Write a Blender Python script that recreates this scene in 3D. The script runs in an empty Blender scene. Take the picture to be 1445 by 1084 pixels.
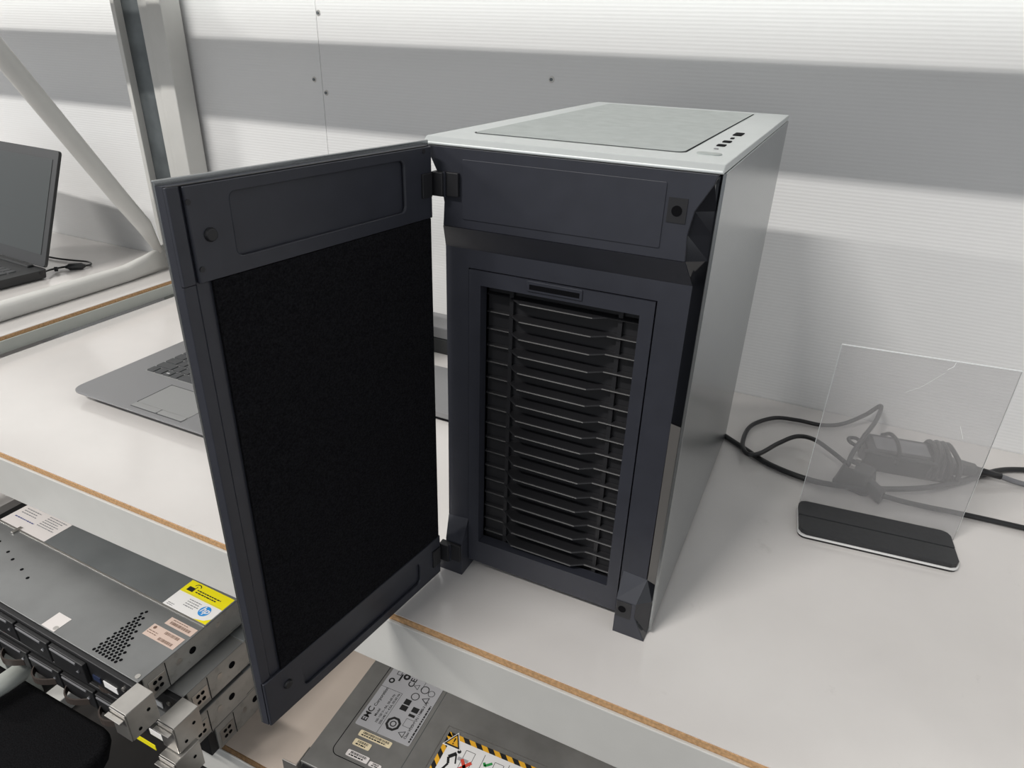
import bpy, math, random
from mathutils import Vector, Matrix
random.seed(7)
S = bpy.context.scene
COL = S.collection

# ------------------------------------------------------------------ camera
CAM = Vector((0.078, -0.5097, 0.5389))
R0 = Vector((0.90244570, 0.42975971, 0.02997253))     # right
R1 = Vector((0.21938578, -0.39857847, -0.89050833))   # down
R2 = Vector((-0.37075820, 0.81021096, -0.45397859))   # forward
FPX = 963.27
cd = bpy.data.cameras.new('camera')
cam = bpy.data.objects.new('camera', cd)
COL.objects.link(cam)
m = Matrix((R0, -R1, -R2)).transposed().to_4x4()
m.translation = CAM
cam.matrix_world = m
cd.sensor_fit = 'HORIZONTAL'
cd.sensor_width = 36.0
cd.lens = FPX / 1445 * 36
cd.clip_start = 0.02
S.camera = cam

# ------------------------------------------------------------------ world, lamps, exposure
w = bpy.data.worlds.new('world')
S.world = w
w.use_nodes = True
bg = w.node_tree.nodes['Background']
bg.inputs[0].default_value = (0.93, 0.96, 1.0, 1)
bg.inputs[1].default_value = 0.68
vs = S.view_settings
vs.view_transform = 'Standard'
vs.look = 'None'
vs.gamma = 1
vs.use_curve_mapping = False
vs.exposure = 0.0

LAMPS = [  # x, y, length, power: a row of ceiling battens parallel to the wall
    (-2.1, -4.0, 2.2, 405.0),
    (-9.2, -4.0, 2.4, 700.0),
]
LAMP_Z = 5.14
for (lx, ly, ll, pw) in LAMPS:
    ld = bpy.data.lights.new('batten_light', 'AREA')
    ld.shape = 'RECTANGLE'
    ld.size = ll
    ld.size_y = 0.26
    ld.energy = pw
    ld.color = (1.0, 0.97, 0.93)
    lo = bpy.data.objects.new('batten_light', ld)
    COL.objects.link(lo)
    lo.location = (lx, ly, LAMP_Z)

sd = bpy.data.lights.new('added_fill_light', 'AREA')     # fill light added on the overhead rail to brighten the upper wall
sd.shape = 'RECTANGLE'
sd.size = 4.6
sd.size_y = 0.034
sd.energy = 2.6
sd.color = (0.93, 1.0, 0.98)
so = bpy.data.objects.new('added_fill_light', sd)
COL.objects.link(so)
so.location = (-0.8, 0.434, 0.684)
so.rotation_euler = (math.radians(95), 0, 0)

# ------------------------------------------------------------------ materials
def mat(name, col, rough=0.5, metal=0.0, spec=0.5, noise=None, bump=None, emit=None, coat=0.0):
    """procedural principled material. noise=(scale, amount) varies the colour, bump=(scale, strength, dist)"""
    mt = bpy.data.materials.new(name)
    mt.use_nodes = True
    nt = mt.node_tree
    b = nt.nodes['Principled BSDF']
    b.inputs['Base Color'].default_value = (*col, 1)
    b.inputs['Roughness'].default_value = rough
    b.inputs['Metallic'].default_value = metal
    b.inputs['Specular IOR Level'].default_value = spec
    b.inputs['Coat Weight'].default_value = coat
    tc = nt.nodes.new('ShaderNodeTexCoord')
    if noise:
        n = nt.nodes.new('ShaderNodeTexNoise')
        n.inputs['Scale'].default_value = noise[0]
        n.inputs['Detail'].default_value = 4
        nt.links.new(tc.outputs['Object'], n.inputs['Vector'])
        r = nt.nodes.new('ShaderNodeValToRGB')
        a = noise[1]
        r.color_ramp.elements[0].position = 0.3
        r.color_ramp.elements[1].position = 0.7
        r.color_ramp.elements[0].color = (*[max(0, c * (1 - a)) for c in col], 1)
        r.color_ramp.elements[1].color = (*[min(1, c * (1 + a)) for c in col], 1)
        nt.links.new(n.outputs['Fac'], r.inputs['Fac'])
        nt.links.new(r.outputs['Color'], b.inputs['Base Color'])
    if bump:
        n = nt.nodes.new('ShaderNodeTexNoise')
        n.inputs['Scale'].default_value = bump[0]
        n.inputs['Detail'].default_value = 3
        nt.links.new(tc.outputs['Object'], n.inputs['Vector'])
        bp = nt.nodes.new('ShaderNodeBump')
        bp.inputs['Strength'].default_value = bump[1]
        bp.inputs['Distance'].default_value = bump[2]
        nt.links.new(n.outputs['Fac'], bp.inputs['Height'])
        nt.links.new(bp.outputs['Normal'], b.inputs['Normal'])
    if emit:
        b.inputs['Emission Color'].default_value = (*emit[0], 1)
        b.inputs['Emission Strength'].default_value = emit[1]
    return mt

M = {}
M['laminate'] = mat('white_laminate', (0.64, 0.615, 0.595), 0.17, 0, 0.5, (9, 0.03), (260, 0.06, 0.0005))
M['shelf'] = mat('beige_laminate', (0.54, 0.465, 0.405), 0.4, 0, 0.4, (12, 0.05))
M['chipboard'] = mat('chipboard_edge', (0.47, 0.29, 0.15), 0.8, 0, 0.2, (300, 0.25))
M['chipdark'] = mat('weathered_edge', (0.20, 0.12, 0.06), 0.8, 0, 0.2, (300, 0.3))
M['frame'] = mat('grey_white_powder_coat', (0.555, 0.55, 0.525), 0.42, 0, 0.5, (30, 0.02))
M['frame2'] = mat('grey_green_powder_coat', (0.43, 0.45, 0.42), 0.42, 0, 0.5, (30, 0.03))
M['steel_dark'] = mat('dull_dark_steel', (0.13, 0.145, 0.15), 0.45, 0.5, 0.5, (25, 0.2))
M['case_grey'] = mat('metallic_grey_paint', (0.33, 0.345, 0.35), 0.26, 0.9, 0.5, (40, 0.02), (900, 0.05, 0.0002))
M['case_top_lit'] = mat('metallic_grey_lit_top', (0.62, 0.65, 0.645), 0.36, 0.6, 0.5, (40, 0.02))  # same grey paint, lightened for the ceiling light the top reflects
M['mesh_dust'] = mat('dusty_fine_mesh', (0.38, 0.41, 0.40), 0.55, 0.2, 0.5, (60, 0.08), (2500, 0.2, 0.0004))
M['black_plastic'] = mat('blue_black_plastic', (0.029, 0.031, 0.041), 0.42, 0, 0.5, (50, 0.08), (1500, 0.05, 0.0002))
M['filter_plastic'] = mat('black_filter_plastic', (0.015, 0.015, 0.017), 0.48, 0, 0.5)
M['gloss_black'] = mat('gloss_black_plastic', (0.015, 0.016, 0.02), 0.10, 0, 0.6)
M['reflection_grey'] = mat('painted_grey_reflection', (0.11, 0.105, 0.10), 0.3)  # colour of the grey reflection in the gloss black intake
M['void'] = mat('black_void', (0.004, 0.004, 0.005), 0.9, 0, 0.1)
M['foam'] = mat('black_sound_foam', (0.011, 0.011, 0.0125), 1.0, 0, 0.05, (700, 0.5), (900, 0.8, 0.001))
M['rubber'] = mat('black_rubber', (0.012, 0.012, 0.013), 0.38, 0, 0.5)
M['black_metal'] = mat('satin_black_base', (0.022, 0.023, 0.025), 0.42, 0, 0.5, (200, 0.15))
M['white_plastic'] = mat('white_plastic', (0.75, 0.75, 0.74), 0.4)
M['laptop_grey'] = mat('silver_grey_laptop_shell', (0.25, 0.25, 0.256), 0.38, 0.35, 0.5)
M['touchpad'] = mat('light_grey_touchpad', (0.28, 0.282, 0.28), 0.35, 0.2, 0.5)
M['key'] = mat('dark_grey_keys', (0.055, 0.057, 0.06), 0.5)
M['key_print'] = mat('key_print_white', (0.55, 0.55, 0.55), 0.6)
M['laptop_black'] = mat('matte_black_laptop_shell', (0.022, 0.023, 0.024), 0.45)
M['screen'] = mat('dark_matte_screen', (0.036, 0.041, 0.040), 0.30, 0, 0.5)
M['server_lid'] = mat('galvanised_steel_lid', (0.26, 0.265, 0.265), 0.42, 0.7, 0.5, (14, 0.10), (400, 0.06, 0.0005))
M['server_lid2'] = mat('galvanised_steel_rear_lid', (0.25, 0.265, 0.27), 0.45, 0.6, 0.5, (14, 0.10))
M['server_side'] = mat('galvanised_steel_side', (0.46, 0.45, 0.42), 0.40, 0.45, 0.5, (22, 0.22))
M['storage_lid'] = mat('worn_grey_steel', (0.26, 0.256, 0.245), 0.45, 0.5, 0.5, (30, 0.12), (300, 0.06, 0.0005))
M['bright_steel'] = mat('bright_steel', (0.55, 0.53, 0.50), 0.30, 0.85, 0.5, (60, 0.06))
M['server_black'] = mat('server_black', (0.012, 0.012, 0.013), 0.5)
M['server_brown'] = mat('tinted_brown_latch', (0.06, 0.048, 0.042), 0.4)
M['server_red'] = mat('maroon_latch', (0.16, 0.02, 0.03), 0.4)
M['server_blue'] = mat('blue_port', (0.02, 0.03, 0.07), 0.4)
M['paper'] = mat('label_paper', (0.70, 0.66, 0.64), 0.5)
M['paper_pink'] = mat('aged_pink_label', (0.62, 0.48, 0.41), 0.5)
M['paper_cream'] = mat('cream_label', (0.72, 0.62, 0.42), 0.5)
M['paper_silver'] = mat('silver_label', (0.50, 0.50, 0.52), 0.35, 0.3)
M['yellow'] = mat('yellow_label', (0.82, 0.72, 0.01), 0.45)
M['amber'] = mat('amber_print', (0.80, 0.42, 0.03), 0.5)
M['ink'] = mat('black_ink', (0.012, 0.012, 0.012), 0.6)
M['ink_grey'] = mat('grey_ink', (0.20, 0.20, 0.21), 0.6)
M['ink_blue'] = mat('blue_ink', (0.07, 0.08, 0.22), 0.6)
M['ink_brown'] = mat('brown_ink', (0.17, 0.10, 0.07), 0.6)
M['ink_red'] = mat('red_ink', (0.65, 0.07, 0.04), 0.6)
M['ink_green'] = mat('green_ink', (0.03, 0.30, 0.07), 0.6)
M['logo_blue'] = mat('logo_blue', (0.03, 0.27, 0.68), 0.45)
M['label_white'] = mat('label_white', (0.80, 0.79, 0.78), 0.5)
M['floor'] = mat('dark_vinyl_floor', (0.045, 0.042, 0.040), 0.55, 0, 0.3, (6, 0.2))
M['fabric'] = mat('black_woven_fabric', (0.008, 0.008, 0.009), 1.0, 0, 0.1, (500, 0.6), (700, 0.6, 0.001))
M['ceiling'] = mat('white_ceiling', (0.75, 0.75, 0.74), 0.9)
M['lamp'] = mat('lit_diffuser', (0.9, 0.9, 0.9), 0.5, emit=((1.0, 0.98, 0.94), 2.0))
M['lamp_body'] = mat('white_lamp_body', (0.75, 0.75, 0.75), 0.5)

def scuff(mt, scale, lo, hi, amount):
    nt = mt.node_tree
    b = nt.nodes['Principled BSDF']
    src = b.inputs['Base Color'].links[0].from_socket
    tc = nt.nodes.new('ShaderNodeTexCoord')
    n = nt.nodes.new('ShaderNodeTexNoise')
    n.inputs['Scale'].default_value = scale
    n.inputs['Detail'].default_value = 9
    n.inputs['Roughness'].default_value = 0.72
    nt.links.new(tc.outputs['Object'], n.inputs['Vector'])
    mr = nt.nodes.new('ShaderNodeMapRange')
    mr.inputs['From Min'].default_value = lo
    mr.inputs['From Max'].default_value = hi
    mr.inputs['To Min'].default_value = 0
    mr.inputs['To Max'].default_value = amount
    nt.links.new(n.outputs['Fac'], mr.inputs['Value'])
    mx_ = nt.nodes.new('ShaderNodeMixRGB')
    mx_.inputs[2].default_value = (0.22, 0.20, 0.18, 1)
    nt.links.new(mr.outputs[0], mx_.inputs[0])
    nt.links.new(src, mx_.inputs[1])
    nt.links.new(mx_.outputs[0], b.inputs['Base Color'])
scuff(M["laminate"], 16, 0.63, 0.80, 0.35)
scuff(M['server_side'], 30, 0.55, 0.70, 0.55)

def wall_material():
    mt = bpy.data.materials.new('white_corrugated_plastic')
    mt.use_nodes = True
    nt = mt.node_tree
    b = nt.nodes['Principled BSDF']
    b.inputs['Base Color'].default_value = (0.72, 0.72, 0.715, 1)
    b.inputs['Roughness'].default_value = 0.42
    b.inputs['Specular IOR Level'].default_value = 0.35
    tc = nt.nodes.new('ShaderNodeTexCoord')
    wv = nt.nodes.new('ShaderNodeTexWave')
    wv.wave_type = 'BANDS'
    wv.bands_direction = 'Z'
    wv.inputs['Scale'].default_value = 60      # one rib about every 5 mm
    wv.inputs['Distortion'].default_value = 0.15
    nt.links.new(tc.outputs['Object'], wv.inputs['Vector'])
    bp = nt.nodes.new('ShaderNodeBump')
    bp.inputs['Strength'].default_value = 0.11
    bp.inputs['Distance'].default_value = 0.0015
    nt.links.new(wv.outputs['Fac'], bp.inputs['Height'])
    nt.links.new(bp.outputs['Normal'], b.inputs['Normal'])
    return mt
M['wall'] = wall_material()

def acrylic_material():
    mt = bpy.data.materials.new('scuffed_clear_acrylic')
    mt.use_nodes = True
    nt = mt.node_tree
    nt.nodes.remove(nt.nodes['Principled BSDF'])
    out = nt.nodes['Material Output']
    tr = nt.nodes.new('ShaderNodeBsdfTransparent')
    tr.inputs[0].default_value = (0.97, 0.97, 0.97, 1)
    df = nt.nodes.new('ShaderNodeBsdfDiffuse')
    df.inputs[0].default_value = (0.55, 0.54, 0.54, 1)
    gl = nt.nodes.new('ShaderNodeBsdfGlossy')
    gl.inputs['Roughness'].default_value = 0.08
    tc = nt.nodes.new('ShaderNodeTexCoord')
    n = nt.nodes.new('ShaderNodeTexNoise')
    n.inputs['Scale'].default_value = 22
    nt.links.new(tc.outputs['Object'], n.inputs['Vector'])
    mr = nt.nodes.new('ShaderNodeMapRange')
    mr.inputs['To Min'].default_value = 0.22
    mr.inputs['To Max'].default_value = 0.28
    nt.links.new(n.outputs['Fac'], mr.inputs['Value'])
    m1 = nt.nodes.new('ShaderNodeMixShader')
    nt.links.new(mr.outputs[0], m1.inputs[0])
    nt.links.new(tr.outputs[0], m1.inputs[1])
    nt.links.new(df.outputs[0], m1.inputs[2])
    fr = nt.nodes.new('ShaderNodeFresnel')
    fr.inputs[0].default_value = 1.2
    m2 = nt.nodes.new('ShaderNodeMixShader')
    nt.links.new(fr.outputs[0], m2.inputs[0])
    nt.links.new(m1.outputs[0], m2.inputs[1])
    nt.links.new(gl.outputs[0], m2.inputs[2])
    nt.links.new(m2.outputs[0], out.inputs[0])
    return mt
M['acrylic'] = acrylic_material()
M['acrylic_edge'] = mat('polished_acrylic_edge', (0.80, 0.82, 0.82), 0.15, 0, 0.6)

# ------------------------------------------------------------------ mesh helpers
class MB:
    def __init__(s):
        s.v, s.f = [], []
    def add(s, vs, fs):
        o = len(s.v)
        s.v += [tuple(p) for p in vs]
        s.f += [tuple(i + o for i in f) for f in fs]
        return s
    def box(s, x0, x1, y0, y1, z0, z1):
        return s.add([(x0,y0,z0),(x1,y0,z0),(x1,y1,z0),(x0,y1,z0),(x0,y0,z1),(x1,y0,z1),(x1,y1,z1),(x0,y1,z1)],
                     [(0,3,2,1),(4,5,6,7),(0,1,5,4),(1,2,6,5),(2,3,7,6),(3,0,4,7)])
    def prism(s, poly, a, b, axis='y'):
        """poly: 2-D outline; extruded from a to b along the axis"""
        def P(p, t):
            return {'x': (t, p[0], p[1]), 'y': (p[0], t, p[1]), 'z': (p[0], p[1], t)}[axis]
        n = len(poly)
        vs = [P(p, a) for p in poly] + [P(p, b) for p in poly]
        fs = [tuple(range(n - 1, -1, -1)), tuple(range(n, 2 * n))]
        fs += [(i, (i + 1) % n, n + (i + 1) % n, n + i) for i in range(n)]
        return s.add(vs, fs)
    def loft(s, A, B):
        n = len(A)
        return s.add(list(A) + list(B), [tuple(range(n - 1, -1, -1)), tuple(range(n, 2 * n))] +
                     [(i, (i + 1) % n, n + (i + 1) % n, n + i) for i in range(n)])
    def cyl(s, c, ax, r, h, n=16, r2=None):
        c = Vector(c); ax = Vector(ax).normalized()
        u = ax.orthogonal().normalized(); v = ax.cross(u)
        r2 = r if r2 is None else r2
        A = [c + (u * math.cos(t) + v * math.sin(t)) * r for t in [2 * math.pi * i / n for i in range(n)]]
        B = [c + ax * h + (u * math.cos(t) + v * math.sin(t)) * r2 for t in [2 * math.pi * i / n for i in range(n)]]
        return s.loft(A, B)
    def tube(s, pts, r, n=10, flat=None):
        pts = [Vector(p) for p in pts]
        rings = []
        up = None
        for i, p in enumerate(pts):
            t = (pts[min(i + 1, len(pts) - 1)] - pts[max(i - 1, 0)]).normalized()
            if up is None:
                up = t.orthogonal().normalized()
            up = (up - t * up.dot(t)).normalized()
            sd = t.cross(up)
            rr = r[i] if isinstance(r, (list, tuple)) else r
            rings.append([p + (up * math.cos(a) + sd * math.sin(a)) * rr for a in [2 * math.pi * k / n for k in range(n)]])
        o = [q for ring in rings for q in ring]
        fs = []
        for i in range(len(rings) - 1):
            for k in range(n):
                fs.append((i*n+k, i*n+(k+1)%n, (i+1)*n+(k+1)%n, (i+1)*n+k))
        fs.append(tuple(range(n-1, -1, -1)))
        fs.append(tuple((len(rings)-1)*n+k for k in range(n)))
        return s.add(o, fs)
    def quad(s, a, b, c, d):
        return s.add([a, b, c, d], [(0, 1, 2, 3)])
    def xform(s, fn):
        s.v = [tuple(fn(Vector(p))) for p in s.v]
        return s
    def build(s, name, material, parent=None, bevel=0, smooth=False, seg=2):
        me = bpy.data.meshes.new(name)
        me.from_pydata(s.v, [], s.f)
        me.materials.append(M[material] if isinstance(material, str) else material)
        me.update()
        import bmesh
        bm = bmesh.new(); bm.from_mesh(me)
        bmesh.ops.recalc_face_normals(bm, faces=bm.faces)
        bm.to_mesh(me); bm.free()
        if smooth:
            for p in me.polygons: p.use_smooth = True
        o = bpy.data.objects.new(name, me)
        COL.objects.link(o)
        if parent is not None: o.parent = parent
        if bevel:
            b = o.modifiers.new('bevel', 'BEVEL')
            b.width = bevel; b.segments = seg; b.limit_method = 'ANGLE'; b.angle_limit = math.radians(30)
        return o

def rrect(x0, x1, y0, y1, r, n=5):
    out = []
    for (cx, cy, a0) in ((x1-r, y1-r, 0), (x0+r, y1-r, 90), (x0+r, y0+r, 180), (x1-r, y0+r, 270)):
        for i in range(n + 1):
            a = math.radians(a0 + 90 * i / n)
            out.append((cx + r * math.cos(a), cy + r * math.sin(a)))
    return out

def frame_ring(mb, outer, inner, y0, y1):
    """rectangular ring in the xz plane between y0 and y1; outer/inner = (x0,x1,z0,z1)"""
    X0, X1, Z0, Z1 = outer; a0, a1, b0, b1 = inner
    mb.box(X0, X1, y0, y1, Z0, b0); mb.box(X0, X1, y0, y1, b1, Z1)
    mb.box(X0, a0, y0, y1, b0, b1); mb.box(a1, X1, y0, y1, b0, b1)
    return mb

def ring_plate(mb, outer, inner, y0, y1):
    """plate in the xz plane with a rounded opening; outer/inner are outlines with equal point counts"""
    n = len(outer)
    vs = [(x, y, z) for y in (y0, y1) for (x, z) in outer] + [(x, y, z) for y in (y0, y1) for (x, z) in inner]
    fs = []
    for i in range(n):
        j = (i + 1) % n
        fs += [(i, j, n + j, n + i), (2*n + i, 2*n + j, 3*n + j, 3*n + i), (i, j, 2*n + j, 2*n + i), (n + i, n + j, 3*n + j, 3*n + i)]
    return mb.add(vs, fs)

def spline(pts, n=8):
    pts = [Vector(p) for p in pts]
    P = [pts[0] * 2 - pts[1]] + pts + [pts[-1] * 2 - pts[-2]]
    out = []
    for i in range(1, len(P) - 2):
        for k in range(n):
            t = k / n
            a, b, c, d = P[i-1], P[i], P[i+1], P[i+2]
            out.append(0.5 * ((2*b) + (c-a)*t + (2*a-5*b+4*c-d)*t*t + (3*b-a-3*c+d)*t**3))
    out.append(pts[-1])
    return out

def ray(u, v):
    return (R0 * ((u - 722.5) / FPX) + R1 * ((v - 542) / FPX) + R2)
def onz(u, v, h=0.0):
    """a spot on the horizontal plane at height h, measured from the photograph"""
    d = ray(u, v)
    return CAM + d * ((h - CAM.z) / d.z)

def text_mesh(txt, size, ox, oy, rot=0, align='LEFT'):
    """returns (verts, faces) of flat lettering in the xy plane"""
    c = bpy.data.curves.new('lettering', 'FONT')
    c.body = txt; c.size = size; c.align_x = align
    c.resolution_u = 3; c.offset = size * 0.02
    o = bpy.data.objects.new('lettering', c)
    COL.objects.link(o)
    dg = bpy.context.evaluated_depsgraph_get()
    me = bpy.data.meshes.new_from_object(o.evaluated_get(dg))
    ca, sa = math.cos(rot), math.sin(rot)
    vs = [(ox + v.co.x*ca - v.co.y*sa, oy + v.co.x*sa + v.co.y*ca, 0) for v in me.vertices]
    fs = [tuple(p.vertices) for p in me.polygons]
    bpy.data.objects.remove(o); bpy.data.curves.remove(c); bpy.data.meshes.remove(me)
    return vs, fs

def thing(name, label, cat, loc=(0, 0, 0), rz=0, group=None, kind=None):
    o = bpy.data.objects.new(name, None)
    COL.objects.link(o)
    o.empty_display_size = 0.02
    o.location = loc; o.rotation_euler = (0, 0, rz)
    return tag(o, label, cat, group, kind)
def tag(o, label=None, cat=None, group=None, kind=None):
    if label: o['label'] = label
    if cat: o['category'] = cat
    if group: o['group'] = group
    if kind: o['kind'] = kind
    return o

# ================================================================== SETTING
TF = -0.75     # floor height (table top is z = 0)
fl = MB().box(-11.0, 5.0, -6.2, 0.66, TF - 0.05, TF).build('floor', 'floor')
tag(fl, 'dark vinyl floor under the benches', 'floor', kind='structure')

wall = MB().box(-11.0, 5.0, 0.625, 0.66, TF, 5.24).build('wall_back', 'lamp_body')
tag(wall, 'back wall clad in white corrugated plastic sheets', 'wall', kind='structure')
SEAM = -0.853
for (a, b) in ((-11.0, SEAM - 0.0004), (SEAM + 0.0004, 5.0)):
    MB().box(a, b, 0.613, 0.625, TF, 5.24).build('corrugated_sheet', 'wall', wall)
def wall_screw(x, z):
    mb = MB().cyl((x, 0.6135, z), (0, -1, 0), 0.0055, 0.0016, 14, 0.0045)
    o = mb.build('screw_washer', 'bright_steel', wall)
    MB().cyl((x, 0.6122, z), (0, -1, 0), 0.0026, 0.0016, 8).build('screw_head', 'steel_dark', o)
for (x, z) in ((-0.848, 0.566), (-0.871, 0.454), (-0.845, 0.432), (-0.3835, 0.478), (-1.56, 0.19)):
    wall_screw(x, z)

ceil = MB().box(-11.0, 5.0, -6.2, 0.66, 5.24, 5.28).build('ceiling', 'ceiling')
tag(ceil, 'plain white ceiling', 'ceiling', kind='structure')
for i, (lx, ly, ll, pw) in enumerate(LAMPS):
    t = thing('ceiling_batten_lamp', ['ceiling batten lamp hanging left of the bench', 'ceiling batten lamp hanging farthest to the left'][i],
              'lamp', (lx, ly, 5.24), group='ceiling battens')
    MB().box(-ll/2 - 0.03, ll/2 + 0.03, -0.04, 0.04, -0.035, 0).build('lamp_body', 'lamp_body', t)
    MB().box(-ll/2, ll/2, -0.03, 0.03, -0.05, -0.035).build('lamp_diffuser', 'lamp', t)

# ================================================================== MAIN WORKBENCH
bench = thing('workbench', 'white laminate workbench with bare chipboard edge carrying the open computer case', 'workbench', (0, 0, TF))
def bp(mb, name, material, bevel=0, parent=None):
    mb.xform(lambda p: p - Vector((0, 0, TF)))
    return mb.build(name, material, parent or bench, bevel)
BX0, BX1, BY0, BY1 = -1.206, 1.6, -0.083, 0.612
bp(MB().box(BX0, BX1, BY0 + 0.0012, BY1, -0.018, 0.0), 'tabletop', 'laminate')
bp(MB().box(BX0, BX1, BY0 - 0.0005, BY0 + 0.0011, -0.0178, -0.0008), 'edge_strip', 'chipboard')
bp(MB().box(BX0 + 0.004, BX1, BY0 - 0.0045, BY0 - 0.0007, -0.077, -0.0068), 'front_apron', 'frame', 0.001)
bp(MB().box(BX0 + 0.004, BX1, BY0 + 0.0013, BY0 + 0.04, -0.077, -0.0185), 'front_rail', 'frame')
bp(MB().box(BX0 + 0.004, BX0 + 0.05, BY0 + 0.042, BY1 - 0.02, -0.077, -0.0185), 'side_rail', 'frame')
SH = -0.31
bp(MB().box(BX0 + 0.15, BX1, -0.1298, 0.55, SH - 0.018, SH), 'lower_shelf', 'shelf')
bp(MB().box(BX0 + 0.15, BX1, -0.1312, -0.1299, SH - 0.018, SH - 0.0006), 'shelf_edge_strip', 'chipdark')
bp(MB().box(BX0 + 0.15, BX1, -0.134, -0.1313, SH - 0.075, SH - 0.0105), 'shelf_apron', 'frame', 0.001)
for x in (BX0 + 0.02, 1.5):
    bp(MB().box(x, x + 0.045, 0.30, 0.345, TF, -0.0777), 'leg', 'frame', 0.002)
    bp(MB().box(x, x + 0.045, -0.05, 0.58, TF + 0.0, TF + 0.04), 'foot_bar', 'frame', 0.002)
# right-hand upright of the pair behind the door belongs to this bench
ur = thing('upright_post', 'light grey steel upright post, right one of the pair at the wall', 'post', (-1.21, 0.58, TF))
def urp(mb, name, material, par, bevel=0):
    mb.xform(lambda p: p - Vector((par.location.x, par.location.y, TF)))
    return mb.build(name, material, par, bevel)
urp(MB().box(-1.232, -1.2222, 0.560, 0.604, TF, 1.15), 'post_flange', 'frame', ur, 0.001)
urp(MB().box(-1.222, -1.183, 0.556, 0.604, TF, 1.15), 'post_channel', 'frame', ur, 0.002)
# unseen rail (above the frame), shaped to cast the wall's shadow bands
rail = thing('shade_rail', 'unseen grey overhead rail shaped to throw shadow bands on the wall', 'rail', (-0.6, 0.436, 0.630))
MB().box(-2.6, 2.2, -0.079, 0.045, 0.0, 0.02).build('rail_tray', 'frame', rail, 0.001)
for x in (-0.675, 1.95):
    MB().box(x, x + 0.03, 0.0455, 0.1155, 0.0, 0.018).build('bracket_arm', 'frame', rail, 0.001)

sl_ = thing('added_fill_lamp', 'added fill light on the overhead rail brightening the upper wall', 'lamp', (-0.8, 0.42, 0.6502))  # out of view, housing added for the wall fill light
MB().box(-2.33, 2.33, -0.016, 0.005, 0.0, 0.058).build('lamp_body', 'lamp_body', sl_, 0.002)
MB().box(-2.3, 2.3, 0.0055, 0.010, 0.014, 0.052).build('lamp_diffuser', 'lamp', sl_)

# ================================================================== SECOND BENCH (left)
b2 = thing('workbench', 'slightly higher white bench at far left with grey end frame and diagonal brace', 'workbench', (-1.8, 0, TF))
def b2p(mb, name, material, bevel=0, smooth=False):
    mb.xform(lambda p: p - Vector((-1.8, 0, TF)))
    return mb.build(name, material, b2, bevel, smooth)
T2 = 0.0315
b2p(MB().box(-3.0, -1.2222, -0.10, 0.612, T2 - 0.018, T2), 'tabletop', 'laminate')
b2p(MB().box(-1.2221, -1.2210, -0.10, 0.612, T2 - 0.0178, T2 - 0.001), 'edge_strip', 'chipboard')
b2p(MB().box(-1.2208, -1.2170, -0.10, 0.548, 0.0015, T2 - 0.0070), 'end_apron', 'frame2', 0.001)
b2p(MB().box(-3.0, -1.226, -0.06, 0.55, -0.30, -0.285), 'lower_shelf', 'laminate')
for y in (-0.06, 0.50):
    b2p(MB().box(-1.275, -1.230, y, y + 0.045, TF, T2 - 0.0186), 'leg', 'frame2', 0.002)
# end rail lying on the top, flattened into a gusset where the brace meets it
rr = []
for y, zc, hh, ww in ((-0.07, 0.0485, 0.017, 0.016), (0.34, 0.0485, 0.017, 0.016), (0.44, 0.049, 0.0172, 0.015), (0.49, 0.0540, 0.0215, 0.010), (0.545, 0.0605, 0.0285, 0.006)):
    rr.append((y, zc, hh, ww))
mb = MB(); rings = []
for (y, zc, hh, ww) in rr:
    rings.append([(-1.297 + ww * math.copysign(abs(math.cos(a)) ** 0.6, math.cos(a)), y, zc + hh * math.copysign(abs(math.sin(a)) ** 0.6, math.sin(a)))
                  for a in [2 * math.pi * k / 16 for k in range(16)]])
o_ = [q for r in rings for q in r]; n = 16; fs = []
for i in range(len(rings) - 1):
    for k in range(n): fs.append((i*n+k, i*n+(k+1)%n, (i+1)*n+(k+1)%n, (i+1)*n+k))
fs += [tuple(range(n)), tuple((len(rings)-1)*n + k for k in range(n))]
mb.add(o_, fs)
b2p(mb, 'end_rail', 'frame', 0, True)
br = MB().tube([(-1.297, 0.531, 0.075), (-1.297, 0.505, 0.142), (-1.297, 0.46, 0.215), (-1.297, 0.30, 0.489), (-1.297, 0.12, 0.797)],
               [0.008, 0.0175, 0.0185, 0.0185, 0.0185], 14)
b2p(br, 'diagonal_brace', 'frame', 0, True)
# left-hand upright: light flanges with a recessed dark steel web
ul = thing('upright_post', 'steel upright post with dark recessed web, left one of the pair', 'post', (-1.28, 0.58, TF))
urp(MB().box(-1.3235, -1.312, 0.556, 0.604, TF, 1.15), 'post_flange', 'frame', ul, 0.001)
urp(MB().box(-1.3118, -1.252, 0.572, 0.600, TF, 1.15), 'post_web', 'steel_dark', ul)
urp(MB().box(-1.2518, -1.2335, 0.562, 0.604, TF, 1.15), 'post_flange', 'frame', ul, 0.001)

# ================================================================== COMPUTER CASE
W, D, H = 0.242, 0.4444, 0.463
case = thing('computer_case', 'grey metal tower computer case standing with its black front door swung open', 'computer case', (0, 0, 0))
def mx(x): return -W - x            # mirror about the case's middle
MB().box(-W + 0.0005, -0.0005, 0.045, D - 0.002, 0.014, 0.4555).build('chassis', 'void', case)
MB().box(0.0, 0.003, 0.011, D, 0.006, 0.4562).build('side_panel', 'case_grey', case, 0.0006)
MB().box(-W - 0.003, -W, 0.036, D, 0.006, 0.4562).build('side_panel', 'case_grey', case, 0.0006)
MB().box(-W, 0.0, D - 0.0018, D + 0.0002, 0.012, 0.4562).build('rear_panel', 'case_grey', case)
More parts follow.
